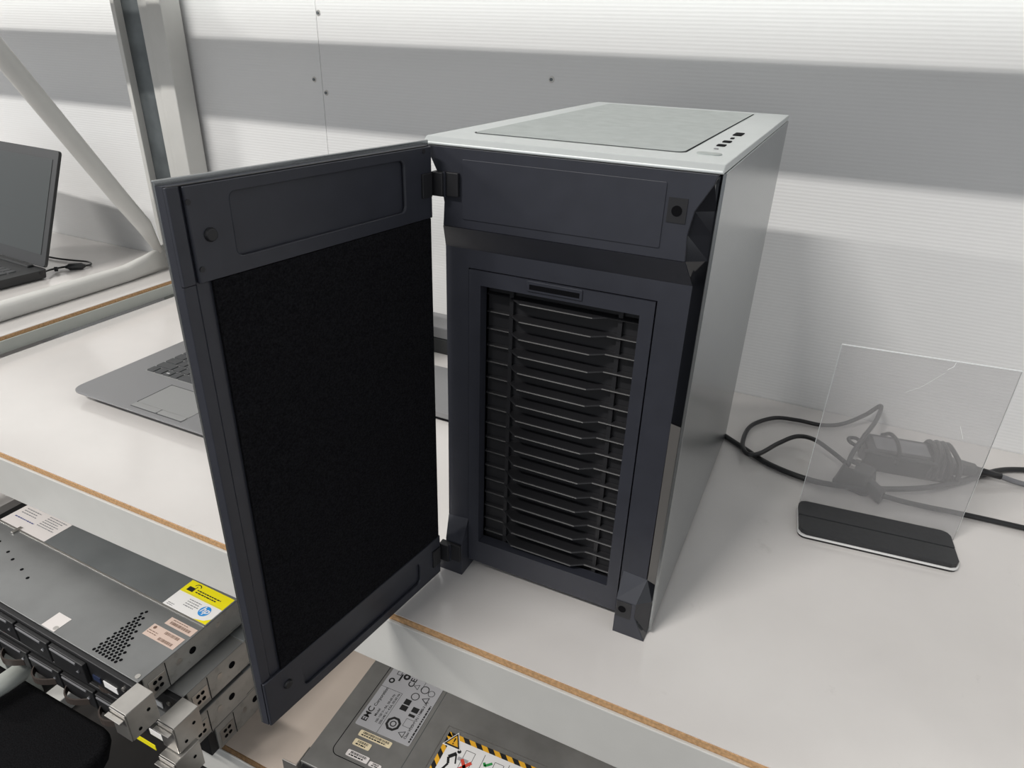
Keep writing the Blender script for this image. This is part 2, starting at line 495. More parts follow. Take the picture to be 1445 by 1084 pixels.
# top with sloped front lip
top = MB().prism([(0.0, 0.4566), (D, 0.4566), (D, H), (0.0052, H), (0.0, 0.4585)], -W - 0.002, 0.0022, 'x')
top_o = top.build('top_panel', 'case_top_lit', case, 0.0008)
ft = MB().prism(rrect(-0.2195, -0.0365, 0.0435, 0.4185, 0.006), H - 0.003, H + 0.0007, 'z').build('dust_filter', 'mesh_dust', top_o)
g = MB()
ro = rrect(-0.2208, -0.0352, 0.0422, 0.4198, 0.007); ri = rrect(-0.2195, -0.0365, 0.0435, 0.4185, 0.006)
for i in range(len(ro)):
    j = (i + 1) % len(ro)
    g.quad((*ro[i], H + 0.0003), (*ro[j], H + 0.0003), (*ri[j], H + 0.0003), (*ri[i], H + 0.0003))
g.build('filter_seam', 'void', top_o)
for (y, hw, hl, m_) in ((0.193, 0.004, 0.012, 'void'), (0.158, 0.0015, 0.004, 'void'), (0.131, 0.0035, 0.0058, 'void'), (0.104, 0.0035, 0.0058, 'void'), (0.080, 0.0018, 0.0018, 'ink_grey')):
    MB().prism(rrect(-0.0187 - hw, -0.0187 + hw, y - hl, y + hl, min(hw, hl) * 0.4, 3), H - 0.002, H + 0.0006, 'z').build('front_port', m_, top_o)
MB().prism(rrect(-0.0278, -0.0085, 0.0425, 0.0555, 0.006), H - 0.001, H + 0.0007, 'z').build('power_button', 'mesh_dust', top_o)

# --- front bezel
rt = [(-0.0008, 0.4563), (-0.0030, 0.4490), (-0.0140, 0.4284), (-0.0168, 0.4105), (-0.0155, 0.3905)]
lf = [(mx(x), z) for (x, z) in rt]
up_poly = rt + lf[::-1]
bz = MB().prism(up_poly, 0.0008, 0.045, 'y').build('bezel_head', 'black_plastic', case, 0.0006)
MB().prism(rrect(-0.2072, -0.0363, 0.3985, 0.4476, 0.0012, 2), 0.0001, 0.0007, 'y').build('bay_cover', 'black_plastic', bz, 0.0004)
MB().box(-0.0338, -0.0195, 0.0002, 0.0007, 0.4190, 0.4372).build('magnet_pad', 'filter_plastic', bz)
MB().cyl((-0.0268, 0.0001, 0.4278), (0, -1, 0), 0.0040, 0.0002, 16).build('magnet_socket', 'void', bz)
# bevel below the head
A = [(mx(-0.0155), 0.0008, 0.3904), (-0.0155, 0.0008, 0.3904), (-0.0155, 0.045, 0.3904), (mx(-0.0155), 0.045, 0.3904)]
B = [(mx(-0.0095), 0.0150, 0.3686), (-0.0095, 0.0150, 0.3686), (-0.0095, 0.045, 0.3686), (mx(-0.0095), 0.045, 0.3686)]
MB().loft(A, B).build('bezel_bevel', 'black_plastic', case)
# middle frame around the filter opening
fx0, fx1, fz0, fz1 = -0.2090, -0.0352, 0.0135, 0.3515
mid = MB(); frame_ring(mid, (mx(-0.0095), -0.0095, 0.0125, 0.3685), (fx0, fx1, 0.0126, fz1), 0.015, 0.045)
midf = mid.build('bezel_frame', 'black_plastic', case)
# feet
for sgn in (0, 1):
    fx = (lambda x: x) if sgn == 0 else mx
    poly = [(-0.0331, 0.0), (-0.0003, 0.0), (-0.0132, 0.0270), (-0.0132, 0.0440), (-0.0331, 0.0440)]
    poly = [(fx(a), b) for a, b in poly]
    fo = MB().prism(poly, 0.0, 0.0449, 'y').build('front_foot', 'black_plastic', case, 0.0004)
    A = [(fx(-0.0331), 0.0, 0.0441), (fx(-0.0132), 0.0, 0.0441), (fx(-0.0132), 0.0449, 0.0441), (fx(-0.0331), 0.0449, 0.0441)]
    B = [(fx(-0.0331), 0.0149, 0.0680), (fx(-0.0085), 0.0149, 0.0660), (fx(-0.0085), 0.0449, 0.0660), (fx(-0.0331), 0.0449, 0.0680)]
    MB().loft(A, B).build('foot_slope', 'black_plastic', fo)
    if sgn == 0:
        MB().box(-0.0323, -0.0170, -0.0004, 0.0, 0.0225, 0.0425).build('magnet_pad', 'filter_plastic', fo)
        MB().cyl((-0.0262, -0.0004, 0.0330), (0, -1, 0), 0.0040, 0.0002, 16).build('magnet_socket', 'void', fo)
    # glossy recessed intake channel between the bezel and the side panel
    zs = [(0.4540, -0.0018, 0.003), (0.4490, -0.0030, 0.003), (0.4284, -0.0140, 0.003), (0.4105, -0.0168, 0.003), (0.3905, -0.0155, 0.003), (0.3686, -0.0095, 0.0152),
          (0.20, -0.0095, 0.0152), (0.0660, -0.0085, 0.0152), (0.0440, -0.0132, 0.001), (0.0270, -0.0132, 0.001), (0.001, -0.0006, 0.001)]
    ch = MB()
    for (a, b) in zip(zs[:-1], zs[1:]):
        oa = 0.036 if sgn else a[2] + 0.010
        ob = 0.036 if sgn else b[2] + 0.010
        ch.quad((fx(a[1]), a[2], a[0]), (fx(-0.0002), oa, a[0]), (fx(-0.0002), ob, b[0]), (fx(b[1]), b[2], b[0]))
    ch.build('side_intake', 'gloss_black', case)
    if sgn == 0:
        tr_ = MB()  # lower intake reflection painted on as a separate grey strip
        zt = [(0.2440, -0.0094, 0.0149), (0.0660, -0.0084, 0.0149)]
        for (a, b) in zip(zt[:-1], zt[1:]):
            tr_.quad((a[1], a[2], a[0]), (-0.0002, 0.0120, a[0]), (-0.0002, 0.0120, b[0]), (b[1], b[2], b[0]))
        tr_.build('side_reflection', 'reflection_grey', case)
    # rear foot
    MB().prism([(fx(-0.030), 0.0), (fx(-0.003), 0.0), (fx(-0.003), 0.0138), (fx(-0.034), 0.0138)], D - 0.06, D - 0.015, 'y').build('rear_foot', 'rubber', case)

# --- filter panel with slats
fil = MB(); FY = 0.0135
frame_ring(fil, (-0.2080, -0.0362, 0.0140, 0.3505), (-0.1960, -0.0480, 0.0430, 0.3370), FY, 0.026)
fo = fil.build('front_filter', 'black_plastic', case)
MB().prism(rrect(-0.1500, -0.0985, 0.3405, 0.3500, 0.001, 2), FY - 0.0012, FY - 0.0001, 'y').build('filter_latch', 'black_plastic', fo, 0.0004)
MB().box(-0.1475, -0.1010, FY - 0.0014, FY - 0.00125, 0.3425, 0.3470).build('latch_slot', 'void', fo)
MB().box(-0.1962, -0.0478, 0.0312, 0.0445, 0.0128, 0.3372).build('filter_back', 'filter_plastic', fo)
for x in (-0.1725, -0.0690):
    MB().box(x, x + 0.0040, 0.0262, 0.0311, 0.0431, 0.3369).build('filter_bar', 'filter_plastic', fo)
sl = MB()
px = [(-0.1959, 0.0262), (-0.1720, 0.0262), (-0.1580, 0.0150), (-0.0890, 0.0150), (-0.0770, 0.0230), (-0.0481, 0.0230)]
th = 0.0013
vs = []
for (x, y) in px:
    vs += [(x, y, 0), (x, y + 0.0012, th), (x, 0.0311, th + 0.001), (x, 0.0311, 0.001)]
fs = []
for i in range(len(px) - 1):
    for k in range(4):
        fs.append((i*4+k, i*4+(k+1)%4, (i+1)*4+(k+1)%4, (i+1)*4+k))
fs += [(0, 1, 2, 3), tuple(len(vs) - 4 + k for k in range(4))]
sl.add(vs, fs)
slat0 = None
for i in range(17):
    z = 0.3250 - 0.0172 * i
    if slat0 is None:
        slat0 = sl.build('slat', 'filter_plastic', fo, 0.0004, seg=1)
        s_ = slat0
    else:
        s_ = slat0.copy(); COL.objects.link(s_); s_.parent = fo
    s_.location = (0, 0, z)

# --- open door: local frame x = along the door from the hinge, y = outward, z = up
Hx, Hy = -0.2300, -0.0101
dd = Vector((-0.133, -0.9911, 0)).normalized()
ang = math.atan2(dd.y, dd.x)          # local +x -> dd ; local +y -> rot +90
door = MB().box(-0.006, 0.2348, -0.0107, -0.0082, 0.0050, 0.4608).build('front_door', 'case_grey', case, 0.0005)
door['label'] = 'black-lined front door swung open on its left hinges'
door.location = (Hx, Hy, 0); door.rotation_euler = (0, 0, ang)
# local +y after rotation by ang: (-sin, cos) = (0.991,-0.133) = inner side, so outward is -y
def dq(mb, name, material, bevel=0, parent=door):
    return mb.build(name, material, parent, bevel)
dl = MB()
dl.prism([(0.0, -0.0081), (0.2345, -0.0081), (0.2333, -0.0030), (0.0, -0.0030)], 0.0052, 0.4578, 'z')
dq(dl, 'door_liner', 'black_plastic')
# rim and cross sections standing proud of the liner
dq(MB().prism([(0.2235, -0.0029), (0.2335, -0.0029), (0.2330, -0.0006), (0.2250, -0.0010)], 0.3990, 0.4575, 'z'), 'door_rim', 'black_plastic', 0.0005)
dq(MB().prism([(0.2235, -0.0029), (0.2335, -0.0029), (0.2330, -0.0018), (0.2250, -0.0018)], 0.0560, 0.3985, 'z'), 'door_rim', 'black_plastic', 0.0003)
hd = ring_plate(MB(), rrect(0.0, 0.2232, 0.3990, 0.4570, 0.0006), rrect(0.0344, 0.1932, 0.4095, 0.4498, 0.005), -0.0029, 0.0)
dq(hd, 'door_head', 'black_plastic', 0.0012)
dq(MB().box(0.004, 0.236 - 0.004, -0.0028, -0.0012, 0.4573, 0.4578), 'door_seal', 'filter_plastic')
ft_ = ring_plate(MB(), rrect(0.0, 0.2330, 0.0052, 0.0555, 0.0006), rrect(0.0344, 0.1932, 0.0155, 0.0420, 0.005), -0.0029, 0.0)
dq(ft_, 'door_sill', 'black_plastic', 0.0012)
dq(MB().box(0.0020, 0.2138, -0.0029, -0.0006, 0.0558, 0.3986), 'sound_foam', 'foam')
for z in (0.4270, 0.0355):
    pin = dq(MB().cyl((0.2105, 0.0, z), (0, 1, 0), 0.0046, 0.0022, 16, 0.0036), 'magnet_pin', 'filter_plastic', 0.0004)
for (x, z) in ((0.2255 - 0.004, 0.4480), (0.2200, 0.4075), (0.0100, 0.4540)):
    dq(MB().cyl((x, 0.0, z), (0, 1, 0), 0.0018, 0.0005, 10), 'door_rivet', 'filter_plastic')
# hinges: a plate on the door and a knuckle reaching into the bezel
for (z0, z1) in ((0.4170, 0.4365), (0.0200, 0.0420)):
    hg = MB().box(-0.2332, -0.2215, -0.0085, 0.0006, z0, z1).box(-0.2215, -0.2095, -0.0035, 0.0004, z0, z1).build('door_hinge', 'filter_plastic', case, 0.0006)
    MB().box(-0.2225, -0.2205, -0.0060, -0.0036, z0 - 0.0005, z1 + 0.0005).build('hinge_lip', 'black_plastic', hg)
    dq(MB().box(0.002, 0.014, -0.0005, 0.0018, z0, z1), 'hinge_plate', 'filter_plastic', 0.0005)

# ================================================================== SILVER LAPTOP on the main bench
lp = thing('laptop', 'silver grey open laptop lying behind the open door of the computer case', 'laptop', (-0.957, 0.0635, 0))
LW, LD = 0.38, 0.255
poly = rrect(0, LW, 0, LD, 0.02, 6)
body = MB().loft([(0.028 + x * (LW - 0.056) / LW, 0.030 + y * (LD - 0.045) / LD, 0.004) for x, y in poly], [(0.003 + x * (LW - 0.006) / LW, 0.003 + y * (LD - 0.006) / LD, 0.0145) for x, y in poly]).build('lower_shell', 'laptop_black', lp)
deck = MB().prism(poly, 0.0146, 0.0185, 'z').build('palm_rest', 'laptop_grey', lp, 0.0012)
for (x, y) in ((0.05, 0.05), (LW - 0.05, 0.05), (0.05, LD - 0.04), (LW - 0.05, LD - 0.04)):
    MB().cyl((x, y, 0), (0, 0, 1), 0.008, 0.0045, 12).build('rubber_foot', 'rubber', lp)
MB().prism(rrect(0.046, 0.335, 0.101, 0.216, 0.003), 0.0186, 0.0189, 'z').build('keyboard_tray', 'touchpad', deck)
kb_rows = [(0.1035, [0.016, 0.016, 0.016, 0.0155, 0.085, 0.0155, 0.0155, 0.0155, 0.016, 0.016, 0.016, 0.016]),
           (0.1220, [0.036] + [0.0172] * 10 + [0.040]),
           (0.1405, [0.026] + [0.0172] * 11 + [0.030]),
           (0.1590, [0.022] + [0.0172] * 12 + [0.018]),
           (0.1775, [0.0172] * 13 + [0.030]),
           (0.1960, [0.0158] * 15)]
kmesh = {}
for (y, ws) in kb_rows:
    x = 0.048
    for k, kw in enumerate(ws):
        key = (round(kw, 4))
        if key not in kmesh:
            o = MB().loft([(a, b, 0.019) for a, b in rrect(0, kw, 0, 0.0165, 0.0015, 2)],
                          [(a, b, 0.0207) for a, b in rrect(0.0006, kw - 0.0006, 0.0006, 0.0159, 0.0012, 2)]).build('key', 'key', deck)
            kmesh[key] = o
        else:
            o = kmesh[key].copy(); COL.objects.link(o); o.parent = deck
        o.location = (x, y, 0)
        x += kw + 0.0019
vsx, fsx = [], []
kp = MB()
kp.box(0.0880, 0.0910, 0.1085, 0.1115, 0.02072, 0.02080)
kp.box(0.0915, 0.0945, 0.1085, 0.1115, 0.02072, 0.02080)
kp.build('key_symbol', 'key_print', deck)
MB().prism(rrect(0.1287, 0.2360, 0.0215, 0.0845, 0.002), 0.0186, 0.0189, 'z').build('touchpad', 'touchpad', deck)
tg = MB()
for (a, b, c, d) in ((0.1273, 0.1287, 0.0215, 0.0857), (0.1273, 0.2360, 0.0846, 0.0857), (0.1828, 0.1838, 0.0095, 0.0208), (0.1287, 0.2360, 0.0083, 0.0094)):
    tg.box(a, b, c, d, 0.0186, 0.0191)
tg.build('touchpad_seam', 'key', deck)
for (a, b) in ((0.1287, 0.1828), (0.1838, 0.2360)):
    MB().prism(rrect(a, b, 0.0095, 0.0208, 0.003), 0.0186, 0.0196, 'z').build('touchpad_button', 'touchpad', deck, 0.0005)
# lid leaning back
ld_ = MB().prism(rrect(0.004, LW - 0.004, 0, 0.235, 0.012), 0, 0.006, 'z')
tl = math.radians(105)
def lean(p):
    return Vector((p.x, LD - 0.006 + p.y * math.cos(tl) * -1 * -1 + 0, 0.019 + p.y * math.sin(tl))) if False else \
        Vector((p.x, LD - 0.010 - p.y * math.cos(tl) + p.z * math.sin(tl), 0.0215 + p.y * math.sin(tl) + p.z * math.cos(tl)))
lido = ld_.xform(lean).build('lid', 'laptop_grey', lp, 0.001)
MB().box(0.020, LW - 0.020, 0.018, 0.222, -0.0008, -0.0002).xform(lean).build('screen', 'screen', lido)
MB().cyl((0.05, LD - 0.008, 0.0215), (1, 0, 0), 0.005, LW - 0.10, 12).build('hinge_bar', 'laptop_black', lp)

# grey drive and black box seen through the slit between door and case
dv = thing('external_drive', 'flat grey drive enclosure glimpsed through the slit beside the case', 'drive', (-0.405, 0.28, 0), 0)
MB().prism(rrect(-0.10, 0.04, 0.004, 0.145, 0.006), 0.002, 0.016, 'z').build('enclosure', 'laptop_grey', dv, 0.001)
for (x, y) in ((-0.085, 0.02), (0.02, 0.02), (-0.085, 0.13), (0.02, 0.13)):
    MB().cyl((x, y, 0), (0, 0, 1), 0.006, 0.0022, 10).build('rubber_foot', 'rubber', dv)
MB().box(-0.098, 0.038, 0.0032, 0.0042, 0.0028, 0.0055).build('front_strip', 'void', dv)
sw = thing('network_switch', 'small black box with grey top standing against the wall behind the door', 'switch', (-0.55, 0.50, 0))
MB().box(-0.05, 0.05, 0.0, 0.07, 0.0, 0.030).build('switch_body', 'laptop_black', sw, 0.002)
MB().box(-0.048, 0.048, 0.002, 0.068, 0.0302, 0.052).build('switch_cover', 'laptop_grey', sw, 0.002)

# ================================================================== BLACK LAPTOP on the left bench
bl = thing('laptop', 'black laptop with dark blank screen open on the far left bench', 'laptop', (-1.452, 0.352, T2), math.radians(-4))
MB().loft([(x, y, 0.003) for x, y in rrect(-0.376, -0.004, -0.25, 0.012, 0.008)], [(x, y, 0.022) for x, y in rrect(-0.38, 0.0, -0.254, 0.014, 0.010)]).build('base', 'laptop_black', bl, 0.001)
for (x, y) in ((-0.36, -0.235), (-0.02, -0.235), (-0.36, 0.0), (-0.02, 0.0)):
    MB().cyl((x, y, 0), (0, 0, 1), 0.007, 0.0035, 10).build('rubber_foot', 'rubber', bl)
tilt = math.radians(112)
def lean2(p):
    return Vector((p.x, 0.008 - p.y * math.cos(tilt) + p.z * math.sin(tilt), 0.026 + p.y * math.sin(tilt) + p.z * math.cos(tilt)))
l2 = MB().prism(rrect(-0.380, 0.0, 0, 0.252, 0.008), 0, 0.007, 'z').xform(lean2).build('lid', 'laptop_black', bl, 0.001)
MB().box(-0.362, -0.018, 0.026, 0.232, -0.0008, -0.0002).xform(lean2).build('screen', 'screen', l2)
MB().box(-0.340, -0.040, -0.006, 0.008, 0.020, 0.027).build('hinge_cover', 'laptop_black', bl, 0.002)
k0 = None
for r in range(5):
    for c in range(17):
        if k0 is None:
            k0 = MB().loft([(a, b, 0.0221) for a, b in rrect(0, 0.0165, 0, 0.0165, 0.0015, 2)], [(a, b, 0.0240) for a, b in rrect(0.0008, 0.0157, 0.0008, 0.0157, 0.001, 2)]).build('key', 'key', bl)
            o = k0
        else:
            o = k0.copy(); COL.objects.link(o); o.parent = bl
        o.location = (-0.352 + c * 0.0189, -0.125 + r * 0.0189, 0)
# its power lead with ferrite bead
pts = [(-1.437, 0.335, 0.045), (-1.415, 0.350, 0.040), (-1.395, 0.375, 0.0385), (-1.378, 0.404, 0.0370)]
pc = thing('laptop_power_lead', 'thin black power lead with a ferrite bead beside the black laptop', 'cable', (-1.39, 0.40, T2))
off = Vector((-1.39, 0.40, T2))
a_, b_ = onz(62, 383, 0.044), onz(94, 377, 0.038)
lead = [onz(58, 386, 0.048), onz(70, 381, 0.040), onz(84, 378, 0.0365), onz(94, 376.5, 0.0380), onz(120, 375, 0.0385), onz(128, 373, 0.0365), onz(124, 369.5, 0.036), onz(104, 367.5, 0.036), onz(82, 365, 0.036), onz(64, 361.5, 0.036), onz(50, 358, 0.036)]
MB().tube([p - off for p in spline(lead, 6)], 0.0022, 8).build('cable', 'rubber', pc, smooth=True)
e0, e1 = onz(92, 377, 0.0395) - off, onz(121, 375, 0.0395) - off
ax = e1 - e0
MB().tube([e0, e0 + ax * 0.12, e0 + ax * 0.2, e0 + ax * 0.82, e0 + ax * 0.9, e1], [0.003, 0.005, 0.0078, 0.0078, 0.005, 0.003], 14).build('ferrite_bead', 'laptop_black', pc, smooth=True)
c0 = onz(77, 380, 0.0385) - off
MB().cyl(c0, ax, 0.0055, 0.006, 8).build('cable_clip', 'rubber', pc)

# ================================================================== ACRYLIC STAND
st = thing('acrylic_stand', 'clear scratched acrylic sign plate standing in a low black base', 'sign stand', (0.2087, 0.2885, 0), math.radians(5.6))
SW = 0.0875
MB().prism(rrect(-SW, SW, -0.0325, 0.0325, 0.009, 5), 0.0, 0.0030, 'z').build('base_foot', 'rubber', st)
MB().prism(rrect(-SW - 0.001, SW + 0.001, -0.0335, 0.0330, 0.010, 5), 0.0031, 0.0058, 'z').build('base_trim', 'white_plastic', st)
MB().prism([(-SW, 0.0000), (SW, 0.0000), (SW, -0.0240), (SW - 0.003, -0.0300), (SW - 0.009, -0.0330), (-SW + 0.009, -0.0330), (-SW + 0.003, -0.0300), (-SW, -0.0240)][::-1], 0.0059, 0.0115, 'z').build('base_top', 'black_metal', st, 0.0006)
MB().prism([(-SW, 0.0008), (SW, 0.0008), (SW, 0.0240), (SW - 0.003, 0.0300), (SW - 0.009, 0.0328), (-SW + 0.009, 0.0328), (-SW + 0.003, 0.0300), (-SW, 0.0240)], 0.0059, 0.0120, 'z').build('base_top', 'black_metal', st, 0.0006)
PW = 0.0905
PL = 0.0045
pl = MB().box(-PW + 0.0003, PW - 0.0003, 0.0334, 0.0356, 0.0, 0.2316).build('acrylic_plate', 'acrylic', st)
pl.location = (PL, 0, 0)
MB().box(-PW, PW, 0.0335, 0.0355, 0.2317, 0.2326).build('plate_edge', 'acrylic_edge', pl)
for x in (-PW, PW):
    MB().box(x - 0.0003, x + 0.0003, 0.0341, 0.0347, 0.013, 0.2315).build('plate_edge', 'acrylic_edge', pl)
sc = MB()
def scratch(pts, wd):
    for (a, b) in zip(pts[:-1], pts[1:]):
        dx, dz = b[0] - a[0], b[1] - a[1]; L = math.hypot(dx, dz); nx, nz = -dz / L * wd, dx / L * wd
        sc.quad((a[0]-nx, 0.0332, a[1]-nz), (b[0]-nx, 0.0332, b[1]-nz), (b[0]+nx, 0.0332, b[1]+nz), (a[0]+nx, 0.0332, a[1]+nz))
scratch([(0.027, 0.231), (0.0262, 0.226), (0.021, 0.221)], 0.00035)
scratch([(0.020, 0.217), (0.002, 0.196), (-0.012, 0.186)], 0.00012)
scratch([(0.053, 0.155), (0.060, 0.140)], 0.00014)
sc.build('scratch', 'acrylic_edge', pl)

# ================================================================== CABLES AND POWER ADAPTER behind the plate
def cable(name, label, pix, r, material='rubber', group=None):
    P = [onz(u, v, h) for (u, v, h) in pix]
    base = P[0].copy(); base.z = 0
    t = MB().tube([p - base for p in spline(P, 8)], r, 10).build(name, material, None, smooth=True)
    t.location = base
    return tag(t, label, 'cable', group)
cable('black_cable', 'thick black cord running from behind the case past the adapter to the right', [(1000, 600, 0.006), (1021, 614, 0.005), (1050, 633, 0.005), (1085, 655, 0.005), (1135, 675, 0.005), (1180, 685, 0.008),
      (1240, 690, 0.010), (1300, 689, 0.010), (1350, 681, 0.007), (1390, 669, 0.005), (1420, 663, 0.005), (1470, 664, 0.005)], 0.0040)
cable('adapter_lead', 'black looped lead curling left of the acrylic plate and back to the adapter', [(1192, 652, 0.022), (1172, 636, 0.026), (1148, 620, 0.024), (1124, 616, 0.018), (1098, 626, 0.012), (1072, 640, 0.013), (1054, 640, 0.013), (1048, 624, 0.010),
      (1060, 601, 0.006), (1092, 590, 0.006), (1125, 593, 0.006), (1160, 600, 0.006), (1190, 598, 0.010), (1222, 585, 0.022), (1243, 573, 0.040), (1236, 594, 0.042), (1218, 618, 0.042), (1203, 640, 0.040), (1197, 655, 0.036)], 0.0033)
cable('plug_lead', 'black lead leaving the mains plug towards the lower right', [(1246, 700, 0.012), (1275, 708, 0.007), (1310, 716, 0.005), (1350, 724, 0.005), (1400, 735, 0.005), (1470, 751, 0.005)], 0.0036)

ad = thing('power_adapter', 'black brick power adapter with its lead wound round one end', 'power adapter', (0.245, 0.485, 0), math.radians(8))
MB().prism(rrect(-0.055, 0.055, -0.026, 0.026, 0.004), 0.0, 0.033, 'z').build('adapter_body', 'rubber', ad, 0.002)
MB().box(-0.042, 0.028, -0.018, 0.018, 0.0331, 0.0334).build('rating_label', 'ink_grey', ad)
for k in range(5):
    x = 0.030 + k * 0.0075
    ring = []
    for i in range(25):
        a = 2 * math.pi * i / 24
        cx, sx = math.cos(a), math.sin(a)
        ring.append((x + 0.004 * math.sin(a + k), 0.0305 * math.copysign(abs(cx) ** 0.6, cx), 0.0195 + (0.0205 + 0.001 * (k % 2)) * math.copysign(abs(sx) ** 0.6, sx) * (1 if sx > 0 else 0.78)))
    MB().tube(ring, 0.0033, 8).build('wound_lead', 'rubber', ad, smooth=True)
lp_ = [(-0.06, -0.022, 0.030), (-0.030, -0.030, 0.030), (0.0, -0.0315, 0.031), (0.034, -0.031, 0.031)]
MB().tube(spline(lp_, 6), 0.0028, 8).build('lead_end', 'rubber', ad, smooth=True)
lp_ = [(-0.062, -0.018, 0.030), (-0.074, -0.010, 0.031), (-0.076, 0.002, 0.031), (-0.066, 0.006, 0.031), (-0.058, -0.004, 0.030)]
MB().tube(spline(lp_, 6), 0.0028, 8).build('lead_eye', 'rubber', ad, smooth=True)
lp_ = [(-0.016, -0.031, 0.020), (-0.015, -0.029, 0.036), (-0.017, -0.010, 0.045), (-0.022, 0.010, 0.045), (-0.026, 0.020, 0.038), (-0.029, 0.024, 0.034)]
MB().tube(spline(lp_, 6), 0.0030, 8).build('lead_tie', 'rubber', ad, smooth=True)
# plug in the end of the adapter, and its cord
MB().loft([(0.0553, y, z) for y, z in rrect(-0.013, 0.013, 0.006, 0.026, 0.004)], [(0.092, y, z) for y, z in rrect(-0.008, 0.008, 0.008, 0.023, 0.004)]).build('inlet_plug', 'rubber', ad, 0.001)
MB().tube([(0.092, 0, 0.0155), (0.105, 0.0005, 0.015), (0.125, 0.001, 0.012)], [0.0062, 0.0048, 0.0045], 12).build('strain_relief', 'rubber', ad, smooth=True)
MB().tube(spline([(0.124, 0.001, 0.0125), (0.15, 0.003, 0.006), (0.20, 0.0, 0.004), (0.26, -0.008, 0.004)], 6), 0.0038, 10).build('inlet_cord', 'ink_grey', ad, smooth=True)

# mains plug lying in front of the adapter
mp = thing('mains_plug', 'black three pin mains plug lying just in front of the power adapter', 'plug', (0.196, 0.400, 0), math.radians(-20))
MB().loft([(x, y, 0.004) for x, y in rrect(-0.036, 0.012, -0.020, 0.020, 0.010)], [(x, y, 0.030) for x, y in rrect(-0.030, 0.008, -0.015, 0.015, 0.008)]).build('plug_body', 'rubber', mp, 0.002)
MB().prism(rrect(-0.0365, 0.0125, -0.021, 0.021, 0.010), 0.0, 0.0042, 'z').build('plug_face', 'rubber', mp, 0.001)
MB().loft([(0.006, y, z) for y, z in rrect(-0.014, 0.002, 0.004, 0.022, 0.004)], [(0.030, y - 0.008, z) for y, z in rrect(-0.020, 0.000, 0.001, 0.018, 0.005)]).build('cord_grip', 'rubber', mp, 0.001)
for (y, l) in ((-0.011, 0.018), (0.011, 0.018)):
    MB().box(-0.020, -0.014, y - 0.002, y + 0.002, 0.0301, 0.0301 + l * 0.25).build('plug_pin', 'bright_steel', mp)

# ================================================================== LABEL HELPERS (flat print)
def label_on(parent, name, poly, z, material, text=None):
    o = MB().prism(poly, z, z + 0.0003, 'z').build(name, material, parent)
    if text: o['label'] = text
    return o
def marks(parent, name, material, z, bars=(), polys=(), texts=(), rings=()):
    mb = MB()
    for (x0, x1, y0, y1) in bars:
        mb.add([(x0, y0, z), (x1, y0, z), (x1, y1, z), (x0, y1, z)], [(0, 1, 2, 3)])
    for p in polys:
        mb.add([(x, y, z) for x, y in p], [tuple(range(len(p)))])
    for (cx, cy, ro, ri, n) in rings:
        A = [(cx + ro * math.cos(2*math.pi*(i+.5)/n), cy + ro * math.sin(2*math.pi*(i+.5)/n)) for i in range(n)]
        B = [(cx + ri * math.cos(2*math.pi*(i+.5)/n), cy + ri * math.sin(2*math.pi*(i+.5)/n)) for i in range(n)]
        for i in range(n):
            j = (i + 1) % n
            mb.add([(*A[i], z), (*A[j], z), (*B[j], z), (*B[i], z)], [(0, 1, 2, 3)])
    for (t, size, x, y, rot) in texts:
        vs, fs = text_mesh(t, size, x, y, rot)
        mb.add([(p[0], p[1], z) for p in vs], fs)
    me = bpy.data.meshes.new(name)
    me.from_pydata(mb.v, [], mb.f); me.materials.append(M[material]); me.update()
    o = bpy.data.objects.new(name, me); COL.objects.link(o); o.parent = parent
    return o
def barcode(x0, x1, y0, y1, n):
    out = []; x = x0
    while x < x1:
        wv = random.choice((0.0005, 0.0008, 0.0012)); out.append((x, min(x + wv, x1), y0, y1)); x += wv + random.choice((0.0005, 0.0008))
    return out
def textlines(x0, x1, y0, dy, n, h, vertical=False):
    out = []
    for i in range(n):
        y = y0 - i * dy; x = x0
        end = x1 - random.random() * (x1 - x0) * 0.25
        while x < end:
            wd = random.uniform(0.0018, 0.0055); b = (x, min(x + wd, end), y, y + h)
            out.append(b); x += wd + 0.0009
    if vertical:
        out = [(y0_, y1_, a, b) for (a, b, y0_, y1_) in out]
    return out

# ================================================================== STACK OF RACK SERVERS
SWD, SDP, U1 = 0.432, 0.66, 0.0435
def ear(parent, z0):
    e = MB()
    e.box(SWD + 0.0005, SWD + 0.026, -0.030, -0.0285, z0 + 0.001, z0 + 0.0425)         # front plate
    e.box(SWD + 0.0250, SWD + 0.0265, -0.0284, 0.006, z0 + 0.001, z0 + 0.0425)        # side wing
    e.box(SWD + 0.0005, SWD + 0.0265, -0.0284, 0.006, z0 + 0.0426, z0 + 0.0438)         # top flap
    eo = e.build('rack_ear', 'bright_steel', parent, 0.0006)
    MB().box(SWD - 0.001, SWD + 0.024, -0.036, -0.0305, z0 + 0.0345, z0 + 0.0360).build('ear_lip', 'bright_steel', eo, 0.0004)
    for (yy, zz) in ((-0.018, 0.010), (-0.004, 0.026)):
        MB().cyl((SWD + 0.0266, yy, z0 + zz), (1, 0, 0), 0.0022, 0.0003, 10).build('ear_hole', 'void', eo)
    MB().cyl((SWD + 0.012, -0.0301, z0 + 0.026), (0, -1, 0), 0.004, 0.0008, 12).build('ear_screw', 'steel_dark', eo)
    return eo

